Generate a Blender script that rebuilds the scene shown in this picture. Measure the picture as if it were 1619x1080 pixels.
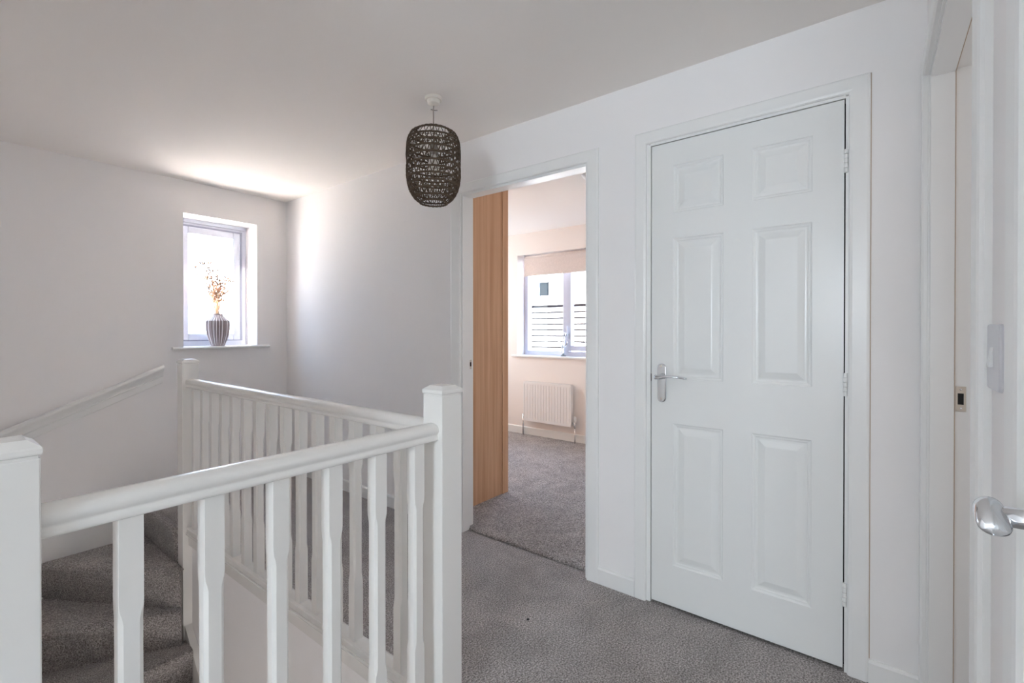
import bpy, bmesh, math, random
from mathutils import Vector, Matrix
random.seed(7)
PI = math.pi
for o in list(bpy.data.objects): bpy.data.objects.remove(o)
SC = bpy.context.scene
COL = SC.collection

# ------------------------------------------------------------------ camera
F_PX, YAW, PITCH, CY, W, H = 743.814, math.radians(37.8661), math.radians(-0.28814), 525.948, 1619, 1080
cam_d = bpy.data.cameras.new('camera'); cam = bpy.data.objects.new('camera', cam_d); COL.objects.link(cam)
cam_d.sensor_fit = 'HORIZONTAL'; cam_d.sensor_width = 36.0; cam_d.lens = F_PX * 36.0 / W
cam_d.shift_y = -(H / 2 - CY) / W
cam_d.clip_start = 0.02; cam_d.clip_end = 200
cam.location = (0, 0, 1.19)
cam.rotation_euler = (PI / 2 + PITCH, 0, YAW - PI / 2)
SC.camera = cam

# ------------------------------------------------------------------ world, sun, window portals, assumed and added fill lamps, exposure
world = bpy.data.worlds.new('sky'); SC.world = world; world.use_nodes = True
wn = world.node_tree; wn.nodes.clear()
wo = wn.nodes.new('ShaderNodeOutputWorld'); wb = wn.nodes.new('ShaderNodeBackground')
tc = wn.nodes.new('ShaderNodeTexCoord'); sx = wn.nodes.new('ShaderNodeSeparateXYZ'); cr = wn.nodes.new('ShaderNodeValToRGB')
wn.links.new(tc.outputs['Generated'], sx.inputs[0]); wn.links.new(sx.outputs['Z'], cr.inputs[0])
cr.color_ramp.elements[0].position = 0.0; cr.color_ramp.elements[0].color = (0.70, 0.82, 1.0, 1)
cr.color_ramp.elements[1].position = 0.6; cr.color_ramp.elements[1].color = (0.44, 0.66, 1.0, 1)
wn.links.new(cr.outputs[0], wb.inputs[0]); wb.inputs[1].default_value = 6.4
wn.links.new(wb.outputs[0], wo.inputs[0])

def look_rot(d): return Vector(d).to_track_quat('-Z', 'Y').to_euler()
sun_d = bpy.data.lights.new('sun', 'SUN'); sun_d.energy = 80; sun_d.color = (1.0, 0.93, 0.88); sun_d.angle = math.radians(1.0)
sun = bpy.data.objects.new('sun', sun_d); COL.objects.link(sun); sun.rotation_euler = look_rot((0.80, -0.21, -0.56)); sun.location = (-6, 6, 8)

def area(name, loc, d, sx_, sy_, energy, color, portal=False):
    l = bpy.data.lights.new(name, 'AREA'); l.shape = 'RECTANGLE'; l.size = sx_; l.size_y = sy_
    l.energy = energy; l.color = color
    if portal: l.cycles.is_portal = True
    o = bpy.data.objects.new(name, l); COL.objects.link(o); o.location = loc; o.rotation_euler = look_rot(d)
    return o
area('assumed_daylight_lamp_behind_left', (-4.34, -0.15, 1.50), (1, 0.15, -0.06), 1.3, 1.2, 50, (0.765, 0.895, 1.0))  # assumed lamp for daylight from behind left; solid wall there, no window modelled
area('added_fill_through_right_doorway', (1.75, -1.94, 1.45), (0, 1, 0.05), 1.5, 1.2, 4.2, (0.97, 0.97, 1.0))  # added fill lamp beyond the doorway, lifts the landing; no window modelled
area('added_fill_from_stair_well', (0.53, 1.20, -1.70), (0, 1, 0.55), 0.85, 1.2, 7.0, (1.0, 0.97, 0.94))  # added fill lamp down in the well, brightens stairs and window wall
area('added_fill_in_bedroom', (3.5, 4.05, 1.45), (0, -1, 0), 1.3, 1.1, 9.5, (0.80, 0.91, 1.0))  # added lamp out of view to brighten the bedroom; no second window there
area('daylight_of_landing_window_portal', (1.497, 4.30, 1.56), (0, -1, 0), 0.6, 1.05, 1, (1, 1, 1), True)
area('daylight_of_bedroom_window_portal', (4.50, 2.63, 1.47), (-1, 0, 0), 1.4, 1.25, 1, (1, 1, 1), True)

SC.view_settings.view_transform = 'Standard'; SC.view_settings.look = 'None'
SC.view_settings.gamma = 1; SC.view_settings.use_curve_mapping = False
SC.view_settings.exposure = 1.24
SC.cycles.max_bounces = 12; SC.cycles.diffuse_bounces = 8; SC.cycles.glossy_bounces = 5
SC.cycles.sample_clamp_indirect = 0.0
SC.cycles.caustics_reflective = False; SC.cycles.caustics_refractive = False

# ------------------------------------------------------------------ materials
def srgb(r, g, b):
    f = lambda c: (c / 255 / 12.92) if c / 255 <= 0.04045 else ((c / 255 + 0.055) / 1.055) ** 2.4
    return (f(r), f(g), f(b), 1)
def mat(name, col, rough=0.5, metal=0.0, spec=0.5, bump=None, var=None):
    m = bpy.data.materials.new(name); m.use_nodes = True; nt = m.node_tree
    b = nt.nodes['Principled BSDF']; b.inputs['Base Color'].default_value = col
    b.inputs['Roughness'].default_value = rough; b.inputs['Metallic'].default_value = metal
    b.inputs['Specular IOR Level'].default_value = spec
    t = nt.nodes.new('ShaderNodeTexCoord')
    if var:
        sc, amt = var
        n = nt.nodes.new('ShaderNodeTexNoise'); n.inputs['Scale'].default_value = sc; n.inputs['Detail'].default_value = 4
        nt.links.new(t.outputs['Object'], n.inputs['Vector'])
        r = nt.nodes.new('ShaderNodeMapRange'); r.inputs[3].default_value = 1 - amt; r.inputs[4].default_value = 1 + amt
        nt.links.new(n.outputs['Fac'], r.inputs[0])
        mx = nt.nodes.new('ShaderNodeMix'); mx.data_type = 'RGBA'; mx.blend_type = 'MULTIPLY'; mx.inputs[0].default_value = 1
        mx.inputs[6].default_value = col; nt.links.new(r.outputs[0], mx.inputs[7]); nt.links.new(mx.outputs[2], b.inputs['Base Color'])
    if bump:
        sc, st = bump
        n = nt.nodes.new('ShaderNodeTexNoise'); n.inputs['Scale'].default_value = sc; n.inputs['Detail'].default_value = 3
        nt.links.new(t.outputs['Object'], n.inputs['Vector'])
        bp_ = nt.nodes.new('ShaderNodeBump'); bp_.inputs['Strength'].default_value = st; bp_.inputs['Distance'].default_value = 0.002
        nt.links.new(n.outputs['Fac'], bp_.inputs['Height']); nt.links.new(bp_.outputs[0], b.inputs['Normal'])
    return m

M = {}
M['wall'] = mat('matt_white_wall_paint', srgb(242, 240, 239), 0.85, spec=0.15, bump=(90, 0.05))
M['bed_wall'] = mat('blush_wall_paint', srgb(243, 236, 231), 0.85, spec=0.15, bump=(90, 0.08))
M['ceil'] = mat('ceiling_paint', srgb(244, 239, 234), 0.9, spec=0.1)
M['gloss'] = mat('white_satin_woodwork', srgb(238, 238, 236), 0.28, spec=0.4, bump=(35, 0.04))
M['door'] = mat('white_door_paint', srgb(235, 236, 234), 0.24, spec=0.42, bump=(160, 0.10))
M['rail'] = mat('white_gloss_joinery', srgb(239, 237, 233), 0.25, spec=0.45)
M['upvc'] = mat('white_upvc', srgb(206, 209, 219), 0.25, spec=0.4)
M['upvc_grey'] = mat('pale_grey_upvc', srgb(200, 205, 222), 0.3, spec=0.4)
M['gasket'] = mat('grey_gasket', srgb(150, 153, 168), 0.6)
M['chrome'] = mat('polished_chrome', (0.78, 0.80, 0.83, 1), 0.12, 1.0)
M['nickel'] = mat('brushed_nickel', (0.62, 0.55, 0.47, 1), 0.35, 1.0)
M['black'] = mat('black_void', (0.01, 0.01, 0.01, 1), 0.8)
M['plastic'] = mat('white_plastic', srgb(232, 232, 232), 0.35)
M['rose'] = mat('ivory_plastic', srgb(232, 226, 216), 0.5)
M['plastic_grey'] = mat('pale_grey_plastic', srgb(214, 214, 218), 0.35)
M['radiator'] = mat('white_radiator_enamel', srgb(240, 238, 236), 0.3)
M['rope'] = mat('dark_brown_paper_rope', srgb(96, 82, 70), 0.9, spec=0.1, bump=(260, 0.5), var=(120, 0.25))
M['blind'] = mat('taupe_blind_fabric', srgb(222, 210, 204), 0.9, spec=0.1, bump=(300, 0.3), var=(60, 0.10))
M['vase'] = mat('grey_glazed_ceramic', srgb(160, 146, 148), 0.45, spec=0.4, var=(30, 0.06))
M['vase_light'] = mat('pale_glaze', srgb(240, 237, 240), 0.4)
M['straw'] = mat('dried_straw', srgb(246, 226, 198), 0.9)
M['seed'] = mat('dried_seed_heads', srgb(216, 176, 146), 0.95, var=(80, 0.2))
M['caulk'] = mat('aged_caulk_line', srgb(190, 170, 150), 0.8)
M['dark_fluff'] = mat('dark_fluff', (0.03, 0.03, 0.035, 1), 0.9)
M['siding'] = mat('cream_siding', srgb(125, 126, 128), 0.8)
M['siding_gap'] = mat('siding_shadow_gap', (0.0015, 0.0015, 0.002, 1), 1.0, spec=0.0)
M['house_glass'] = mat('blue_grey_house_glass', (0.002, 0.003, 0.004, 1), 0.8, spec=0.0)
M['roof'] = mat('grey_roof_tiles', srgb(110, 106, 104), 0.9)
M['ground'] = mat('sandy_ground', srgb(232, 222, 212), 0.9, var=(1.5, 0.1))
M['drive'] = mat('grey_paving', srgb(78, 78, 78), 0.9, var=(1.5, 0.1))
M['bulb'] = mat('opal_bulb', srgb(230, 226, 218), 0.3)
M['inner'] = mat('grey_lampholder', srgb(150, 140, 132), 0.5)

def carpet(name, c1, c2, c3):
    m = bpy.data.materials.new(name); m.use_nodes = True; nt = m.node_tree; N = nt.nodes; L = nt.links
    b = N['Principled BSDF']; b.inputs['Roughness'].default_value = 1.0; b.inputs['Specular IOR Level'].default_value = 0.03
    b.inputs['Sheen Weight'].default_value = 0.25; b.inputs['Sheen Roughness'].default_value = 0.6
    t = N.new('ShaderNodeTexCoord')
    n1 = N.new('ShaderNodeTexNoise'); n1.inputs['Scale'].default_value = 165; n1.inputs['Detail'].default_value = 3; n1.inputs['Roughness'].default_value = 0.7
    n2 = N.new('ShaderNodeTexNoise'); n2.inputs['Scale'].default_value = 5.0; n2.inputs['Detail'].default_value = 5; n2.inputs['Distortion'].default_value = 1.2
    n3 = N.new('ShaderNodeTexNoise'); n3.inputs['Scale'].default_value = 75; n3.inputs['Detail'].default_value = 4
    for n in (n1, n2, n3): L.new(t.outputs['Object'], n.inputs['Vector'])
    r1 = N.new('ShaderNodeValToRGB'); r1.color_ramp.elements[0].position = 0.36; r1.color_ramp.elements[0].color = c1
    r1.color_ramp.elements[1].position = 0.64; r1.color_ramp.elements[1].color = c3
    e = r1.color_ramp.elements.new(0.5); e.color = c2
    L.new(n1.outputs['Fac'], r1.inputs[0])
    mr = N.new('ShaderNodeMapRange'); mr.inputs[1].default_value = 0.35; mr.inputs[2].default_value = 0.65; mr.inputs[3].default_value = 0.86; mr.inputs[4].default_value = 1.12
    L.new(n2.outputs['Fac'], mr.inputs[0])
    mx = N.new('ShaderNodeMix'); mx.data_type = 'RGBA'; mx.blend_type = 'MULTIPLY'; mx.inputs[0].default_value = 1
    L.new(r1.outputs[0], mx.inputs[6]); L.new(mr.outputs[0], mx.inputs[7]); L.new(mx.outputs[2], b.inputs['Base Color'])
    ad = N.new('ShaderNodeMath'); ad.operation = 'ADD'; L.new(n1.outputs['Fac'], ad.inputs[0]); L.new(n3.outputs['Fac'], ad.inputs[1])
    bp_ = N.new('ShaderNodeBump'); bp_.inputs['Strength'].default_value = 0.9; bp_.inputs['Distance'].default_value = 0.006
    L.new(ad.outputs[0], bp_.inputs['Height']); L.new(bp_.outputs[0], b.inputs['Normal'])
    return m
M['carpet'] = carpet('taupe_carpet', srgb(92, 85, 82), srgb(153, 146, 143), srgb(207, 201, 198))

def oak():
    m = bpy.data.materials.new('oak_veneer'); m.use_nodes = True; nt = m.node_tree; N = nt.nodes; L = nt.links
    b = N['Principled BSDF']; b.inputs['Roughness'].default_value = 0.5; b.inputs['Specular IOR Level'].default_value = 0.25
    t = N.new('ShaderNodeTexCoord'); mp = N.new('ShaderNodeMapping'); mp.inputs['Scale'].default_value = (1, 1, 0.03)
    L.new(t.outputs['Object'], mp.inputs[0])
    n = N.new('ShaderNodeTexNoise'); n.inputs['Scale'].default_value = 34; n.inputs['Detail'].default_value = 6; n.inputs['Roughness'].default_value = 0.6
    L.new(mp.outputs[0], n.inputs['Vector'])
    r = N.new('ShaderNodeValToRGB'); r.color_ramp.elements[0].position = 0.3; r.color_ramp.elements[0].color = srgb(194, 150, 115)
    r.color_ramp.elements[1].position = 0.72; r.color_ramp.elements[1].color = srgb(220, 180, 146)
    L.new(n.outputs['Fac'], r.inputs[0]); L.new(r.outputs[0], b.inputs['Base Color'])
    return m
M['oak'] = oak()
def glass(name, tint=(1, 1, 1, 1)):
    m = bpy.data.materials.new(name); m.use_nodes = True; nt = m.node_tree; N = nt.nodes; L = nt.links
    N.remove(N['Principled BSDF']); out = N['Material Output']
    tr = N.new('ShaderNodeBsdfTransparent'); tr.inputs[0].default_value = tint
    gl = N.new('ShaderNodeBsdfGlossy'); gl.inputs['Roughness'].default_value = 0.02
    lw = N.new('ShaderNodeLayerWeight'); pw = N.new('ShaderNodeMath'); pw.operation = 'POWER'; pw.inputs[1].default_value = 5.0; L.new(lw.outputs['Facing'], pw.inputs[0])
    fr = N.new('ShaderNodeMath'); fr.operation = 'MULTIPLY_ADD'; fr.inputs[1].default_value = 0.9; fr.inputs[2].default_value = 0.03; L.new(pw.outputs[0], fr.inputs[0])
    mx = N.new('ShaderNodeMixShader'); L.new(fr.outputs[0], mx.inputs[0]); L.new(tr.outputs[0], mx.inputs[1]); L.new(gl.outputs[0], mx.inputs[2])
    L.new(mx.outputs[0], out.inputs[0]); return m
M['glass'] = glass('clear_window_glass', (0.97, 0.98, 0.98, 1))
mg = mat('clear_ornament_glass', (0.95, 0.97, 1, 1), 0.03); mg.node_tree.nodes['Principled BSDF'].inputs['Transmission Weight'].default_value = 0.75
M['orn'] = mg

# ------------------------------------------------------------------ mesh helpers
def NB(): return bmesh.new()
def box(bm, x0, y0, z0, x1, y1, z1):
    x0, x1 = min(x0, x1), max(x0, x1); y0, y1 = min(y0, y1), max(y0, y1); z0, z1 = min(z0, z1), max(z0, z1)
    v = [bm.verts.new(p) for p in ((x0, y0, z0), (x1, y0, z0), (x1, y1, z0), (x0, y1, z0), (x0, y0, z1), (x1, y0, z1), (x1, y1, z1), (x0, y1, z1))]
    for f in ((0, 3, 2, 1), (4, 5, 6, 7), (0, 1, 5, 4), (1, 2, 6, 5), (2, 3, 7, 6), (3, 0, 4, 7)): bm.faces.new([v[i] for i in f])
def loft(bm, rings, close=True, caps=True):
    R = [[bm.verts.new(p) for p in r] for r in rings]
    n = len(R[0])
    for a, b in zip(R[:-1], R[1:]):
        for i in range(n if close else n - 1):
            j = (i + 1) % n
            bm.faces.new((a[i], a[j], b[j], b[i]))
    if caps and close:
        bm.faces.new(R[0][::-1]); bm.faces.new(R[-1])
def tube(bm, pts, r, seg=8, rx=None, caps=True):
    pts = [Vector(p) for p in pts]; rings = []
    rs = r if isinstance(r, (list, tuple)) else [r] * len(pts)
    up = Vector((0, 0, 1))
    for i, p in enumerate(pts):
        d = (pts[min(i + 1, len(pts) - 1)] - pts[max(i - 1, 0)]).normalized()
        a = up if abs(d.dot(up)) < 0.95 else Vector((1, 0, 0))
        s = d.cross(a).normalized(); t = s.cross(d).normalized()
        k = rx if rx else 1.0
        rings.append([p + s * (rs[i] * math.cos(2 * PI * j / seg)) + t * (rs[i] * k * math.sin(2 * PI * j / seg)) for j in range(seg)])
    loft(bm, rings, True, caps)
def lathe(bm, prof, c, seg=32, caps=True, ripple=None):
    rings = []
    for k, (r, z) in enumerate(prof):
        ring = []
        for j in range(seg):
            a = 2 * PI * j / seg; rr = r
            if ripple: rr = r * (1 + ripple[k] * (1 if j % 2 else -1))
            ring.append((c[0] + rr * math.cos(a), c[1] + rr * math.sin(a), c[2] + z))
        rings.append(ring)
    loft(bm, rings, True, caps)
def prism(bm, poly, axis, a, b):
    """poly: 2D points in the two other axes (in xyz order), extruded along axis from a to b"""
    def P(u, v, w):
        return {'x': (w, u, v), 'y': (u, w, v), 'z': (u, v, w)}[axis]
    loft(bm, [[P(u, v, a) for u, v in poly], [P(u, v, b) for u, v in poly]])
def obj(name, bm, m, parent=None, smooth=False, bevel=0.0, seg=2):
    bmesh.ops.recalc_face_normals(bm, faces=bm.faces[:])
    me = bpy.data.meshes.new(name); bm.to_mesh(me); bm.free()
    for mm in (m if isinstance(m, (list, tuple)) else [m]): me.materials.append(mm)
    if smooth:
        for p in me.polygons: p.use_smooth = True
    o = bpy.data.objects.new(name, me); COL.objects.link(o)
    if parent:
        o.parent = parent; o.matrix_parent_inverse = Matrix.Translation(parent.location).inverted() if not parent.parent else Matrix.Identity(4)
    if bevel:
        md = o.modifiers.new('bevel', 'BEVEL'); md.width = bevel; md.segments = seg; md.limit_method = 'ANGLE'; md.angle_limit = math.radians(35)
    return o
def sub(name, bm, m, part, **k):
    """a sub-part: child of a part whose local frame equals world minus nothing"""
    o = obj(name, bm, m, None, **k); o.parent = part; o.matrix_parent_inverse = WORLD_INV(part); return o
def WORLD_INV(p):
    mtx = Matrix.Identity(4); q = p; ch = []
    while q: ch.append(q); q = q.parent
    for q in reversed(ch): mtx = mtx @ q.matrix_parent_inverse @ Matrix.LocRotScale(q.location, q.rotation_euler, q.scale)
    return mtx.inverted()
def empty(name, loc):
    o = bpy.data.objects.new(name, None); COL.objects.link(o); o.location = loc; o.empty_display_size = 0.1; return o
def tag(o, label, cat, group=None):
    o['label'] = label; o['category'] = cat
    if group: o['group'] = group
    return o
def struct(o, label=None, cat=None):
    o['kind'] = 'structure'
    if label: o['label'] = label
    if cat: o['category'] = cat
    return o

CEIL = 2.286
XR = 2.0          # landing face of the wall with the doors
YL = 4.005        # wall with the small window
YN = -0.122       # wall with the light switch
XB = 4.31         # bedroom window wall
XS = 0.02         # outer side wall of the stair well

# ------------------------------------------------------------------ setting: walls
b = NB()          # right wall with two openings: bedroom y 1.085..1.95, cupboard y .06..0.80
T = 0.10
box(b, XR, 1.945, -0.02, XR + T, YL + 0.3, CEIL + .1)
box(b, XR, 0.795, -0.02, XR + T, 1.09, CEIL + .1)
box(b, XR, YN - 0.10, -0.02, XR + T, 0.080, CEIL + .1)
box(b, XR, 1.09, 2.0, XR + T, 1.945, CEIL + .1)
box(b, XR, 0.080, 2.003, XR + T, 0.795, CEIL + .1)
struct(obj('wall_right', b, M['wall']), 'white painted wall with the bedroom doorway and the cupboard door', 'wall')

b = NB()          # window wall, opening x 1.24..1.757, z 1.067..2.05
D = 0.275
box(b, XS - 0.3, YL, -2.6, 1.24, YL + D, CEIL + .1)
box(b, 1.757, YL, -2.6, XR + T, YL + D, CEIL + .1)
box(b, 1.24, YL, -2.6, 1.757, YL + D, 1.05)
box(b, 1.24, YL, 2.05, 1.757, YL + D, CEIL + .1)
struct(obj('wall_left', b, M['wall']), 'white painted wall with the small window above the stairs', 'wall')

b = NB()          # near wall with switch: right doorway opening x .967+..1.965, near door opening x -.03...655
box(b, 1.995, YN - 0.10, -0.02, 2.2, YN, CEIL + .1)
box(b, 0.692, YN - 0.10, -0.02, 0.942, YN, CEIL + .1)
box(b, 0.942, YN - 0.10, 2.0, 1.995, YN, CEIL + .1)
box(b, -0.065, YN - 0.10, 2.0, 0.692, YN, CEIL + .1)
box(b, -0.6, YN - 0.10, -0.02, -0.065, YN, CEIL + .1)
struct(obj('wall_near', b, M['wall']), 'white painted wall with the light switch', 'wall')

b = NB()          # stair well side wall and the walls behind the camera
box(b, XS - 0.1, 1.16, -2.6, XS, YL, CEIL + .1)
struct(obj('wall_stair', b, M['wall']), 'white side wall of the stair well', 'wall')
b = NB()
box(b, -4.5, 1.16, -0.02, XS - 0.1, 1.26, CEIL + .1)
box(b, -4.5, -2.0, -0.02, -4.4, 1.16, CEIL + .1)
box(b, -4.5, -2.1, -0.02, -0.5, -2.0, CEIL + .1)
box(b, -0.6, -2.0, -0.02, -0.5, YN - 0.10, CEIL + .1)
struct(obj('wall_back', b, M['wall']), 'white walls behind the camera', 'wall')
b = NB()          # room seen through the right doorway
box(b, 0.75, -2.0, -0.02, 0.85, YN - 0.10, CEIL + .1)
box(b, 0.75, -2.1, -0.02, 2.9, -2.0, CEIL + .1)
box(b, 2.8, -2.0, -0.02, 2.9, YN - 0.10, CEIL + .1)
box(b, 2.1, YN - 0.10, -0.02, 2.9, YN, CEIL + .1)
struct(obj('wall_side', b, M['wall']), 'walls of the room through the right doorway', 'wall')
b = NB()          # closet behind the cupboard door + void behind near door
box(b, 2.85, 0.0, -0.02, 2.9, 0.95, CEIL + .1)
box(b, 2.1, 0.9, -0.02, XB, 0.95, CEIL + .1)
box(b, -0.15, YN - 0.25, -0.02, 0.75, YN - 0.20, CEIL + .1)
struct(obj('wall_inner', b, M['wall']), 'inner walls of the cupboard', 'wall')

b = NB()          # bedroom: window wall x=XB, opening y 2.02..3.27, z .90..2.06
box(b, XB, 0.95, -0.02, XB + 0.28, 2.02, CEIL + .1)
box(b, XB, 3.272, -0.02, XB + 0.28, 4.4, CEIL + .1)
box(b, XB, 2.02, -0.02, XB + 0.28, 3.272, 0.885)
box(b, XB, 2.02, 2.046, XB + 0.28, 3.272, CEIL + .1)
box(b, 2.1, 4.1, -0.02, XB, 4.2, CEIL + .1)
struct(obj('wall_bedroom', b, M['bed_wall']), 'blush painted bedroom wall with window and radiator', 'wall')

b = NB()          # ceiling slab over everything
box(b, -4.5, -2.1, CEIL, XB + 0.28, YL + D, CEIL + 0.12)
struct(obj('ceiling', b, M['ceil']), 'white painted ceiling', 'ceiling')

XW = 1.085        # edge of the landing carpet at the well
b = NB()          # landing floor (L shape) with the lower hall floor
box(b, XW, 1.13, -0.25, 2.045, YL, 0.0)
box(b, 1.0, 3.355, -0.25, XW, YL, 0.0)
box(b, -4.4, YN, -0.25, 2.045, 1.13, 0.0)
box(b, -4.4, -2.0, -0.25, -0.5, YN, 0.0)
box(b, 0.85, -2.0, -0.25, 2.8, YN, -0.002)
struct(obj('floor', b, M['carpet']), 'taupe carpet of the landing', 'floor')
b = NB()          # bedroom carpet, slightly thicker with a rolled edge
N_ = 46
ring = []
for i in range(N_ + 1):
    y = 0.96 + (4.09 - 0.96) * i / N_
    wob = 0.003 * math.sin(i * 2.3) + 0.002 * math.sin(i * 5.1)
    ring.append([(XB, y, -0.04), (2.052 + wob, y, -0.04), (2.052 + wob, y, 0.006), (2.058 + wob, y, 0.012), (2.072, y, 0.015), (XB, y, 0.015)])
loft(b, ring)
struct(obj('floor_bedroom', b, M['carpet']), 'taupe carpet of the bedroom', 'floor')
b = NB(); box(b, 2.03, 0.98, -0.05, 2.06, 2.0, -0.008)
struct(obj('trim_threshold', b, M['black']))
b = NB(); box(b, XS - .3, 1.0, -2.7, 2.1, YL, -2.6)
struct(obj('floor_lower', b, M['carpet']), 'carpet of the floor below the stairs', 'floor')

# wall under the landing edges (inside of the stair well)
b = NB()
box(b, 1.052, 1.16, -2.6, 1.15, 3.30, -0.03)
box(b, 1.052, 3.30, -2.6, 1.15, YL, -0.26)
struct(obj('wall_well_right', b, M['wall']), 'painted wall below the rear railing in the stair well', 'wall')
b = NB()
box(b, XS, 1.08, -2.6, 1.052, 1.16, -0.26)
struct(obj('wall_well_near', b, M['wall']), 'painted wall below the front railing in the stair well', 'wall')

# ------------------------------------------------------------------ trims
def skirting(name, x0, y0, x1, y1, nx, ny, h=0.076, t=0.014, m='gloss', z=0.0):
    b = NB()
    prof = [(0, z - 0.0), (t, z - 0.0), (t, z + h - 0.008), (t - 0.004, z + h - 0.002), (t - 0.008, z + h), (0, z + h)]
    loft(b, [[(x0 + nx * u, y0 + ny * u, v) for u, v in prof], [(x1 + nx * u, y1 + ny * u, v) for u, v in prof]])
    return struct(obj(name, b, M[m]))
skirting('baseboard_right', XR, 0.855, XR, 1.036, -1, 0)
skirting('baseboard_right_end', XR, YN, XR, 0.022, -1, 0)
skirting('baseboard_right_far', XR, 2.012, XR, YL, -1, 0)
skirting('baseboard_left', 1.0, YL, XR - 0.014, YL, 0, -1)
skirting('baseboard_bedroom', XB, 0.97, XB, 4.1, -1, 0, h=0.085, z=0.013)

def door_trim(name, axis, w0, w1, o0, o1, top_i, top_o, face, depth_dir, lining_depth, t=0.015, zb=0.0, stop=None):
    """architrave pair + head around an opening. axis 'y': opening runs along y in plane x=face"""
    root = empty(name, (face, w0, 0) if axis == 'y' else (w0, face, 0)); struct(root)
    f0, f1 = face, face - depth_dir * t
    def bx(bm, a0, a1, d0, d1, z0, z1):
        if axis == 'y': box(bm, d0, a0, z0, d1, a1, z1)
        else: box(bm, a0, d0, z0, a1, d1, z1)
    b = NB()
    # one mitred architrave, built as a lofted U with a rounded inner edge
    prof = [(0.0, 0.0), (0.0, 0.55), (0.06, 0.85), (0.14, 1.0), (0.80, 1.0), (0.93, 0.9), (1.0, 0.6), (1.0, 0.0)]   # 0 = outer, 1 = inner
    rings = []
    for corner in range(4):
        r = []
        for u, v in prof:
            a_lo = o0 + (w0 - o0) * u; a_hi = o1 + (w1 - o1) * u; z_t = top_o + (top_i - top_o) * u
            d = f0 + (f1 - f0) * v
            a, z = [(a_lo, zb), (a_lo, z_t), (a_hi, z_t), (a_hi, zb)][corner]
            r.append((d, a, z) if axis == 'y' else (a, d, z))
        rings.append(r)
    loft(b, rings)
    ar = obj('architrave', b, M['gloss'], root)
    return root, bx
# --- bedroom doorway (trim_1)
r1, bx = door_trim('trim_1', 'y', 1.098, 1.932, 1.036, 2.012, 1.989, 2.046, XR, 1, 0.1)
b = NB()
bx(b, 1.932, 1.948, XR, XR + T + .002, 0, 2.0); bx(b, 1.085, 1.098, XR, XR + T + .002, 0, 2.0); bx(b, 1.098, 1.932, XR, XR + T + .002, 1.986, 2.0)
obj('lining', b, M['gloss'], r1, bevel=0.0015)
b = NB()
bx(b, 1.922, 1.932, XR + 0.0, XR + 0.062, 0, 1.986); bx(b, 1.098, 1.108, XR + 0.0, XR + 0.062, 0, 1.986); bx(b, 1.108, 1.922, XR + 0.0, XR + 0.062, 1.976, 1.986)
obj('door_stop', b, M['gloss'], r1, bevel=0.001)
def strike(axis, a, d, z, parent, h=0.06, w=0.026, sgn=1, slot=0.018):
    """latch keep: a = plane coordinate, d = position across"""
    def bb(bm, t0, t1, d0, d1, z0, z1):
        if axis == 'y': box(bm, d0, a + t0 * sgn, z0, d1, a + t1 * sgn, z1)
        else: box(bm, a + t0 * sgn, d0, z0, a + t1 * sgn, d1, z1)
    b = NB(); w2 = w / 2; s2 = slot / 2; hh = h / 2
    bb(b, 0, .0015, d - w2, d + w2, z + hh * .45, z + hh); bb(b, 0, .0015, d - w2, d + w2, z - hh, z - hh * .45)
    bb(b, 0, .0015, d - w2, d - s2 * .9, z - hh * .45, z + hh * .45); bb(b, 0, .0015, d + s2 * .9, d + w2, z - hh * .45, z + hh * .45)
    st = obj('strike_plate', b, M['nickel'], parent); st['label'] = 'nickel latch plate'
    b = NB(); bb(b, 0.0001, .0008, d - s2 * .9, d + s2 * .9, z - hh * .45, z + hh * .45)
    sub('latch_hole', b, M['black'], st)
    for k in (-1, 1):
        b = NB(); c = (d, a + .002 * sgn) if axis == 'y' else (a + .002 * sgn, d)
        bmesh.ops.create_uvsphere(b, u_segments=10, v_segments=6, radius=0.0028, matrix=Matrix.Translation((c[0], c[1], z + k * hh * .75)))
        sub('screw', b, M['chrome'], st, smooth=True)
strike('y', 1.932, XR + 0.078, 0.985, r1, h=0.055, w=0.018, sgn=-1, slot=.014)
# --- cupboard doorway (trim_2)
r2, bx = door_trim('trim_2', 'y', 0.081, 0.803, 0.021, 0.856, 2.004, 2.058, XR, 1, 0.1)
b = NB()
bx(b, 0.7845, 0.80, XR - 0.002, XR + T, 0, 2.0); bx(b, 0.075, 0.0895, XR - 0.002, XR + T, 0, 2.0); bx(b, 0.0895, 0.7845, XR - 0.002, XR + T, 1.9935, 2.008)
obj('lining', b, M['gloss'], r2)
b = NB(); bx(b, 0.0895, 0.7845, XR + 0.045, XR + 0.06, 0.0, 1.9935); obj('dark_gap_sheet', b, M['black'], r2)  # black sheet behind the leaf, puts the shade of the door gap into colour
b = NB(); box(b, XR - 0.003, 0.0185, 0.078, XR - 0.0001, 0.0208, 2.058); obj('caulk_line', b, M['caulk'], r2)
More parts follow.
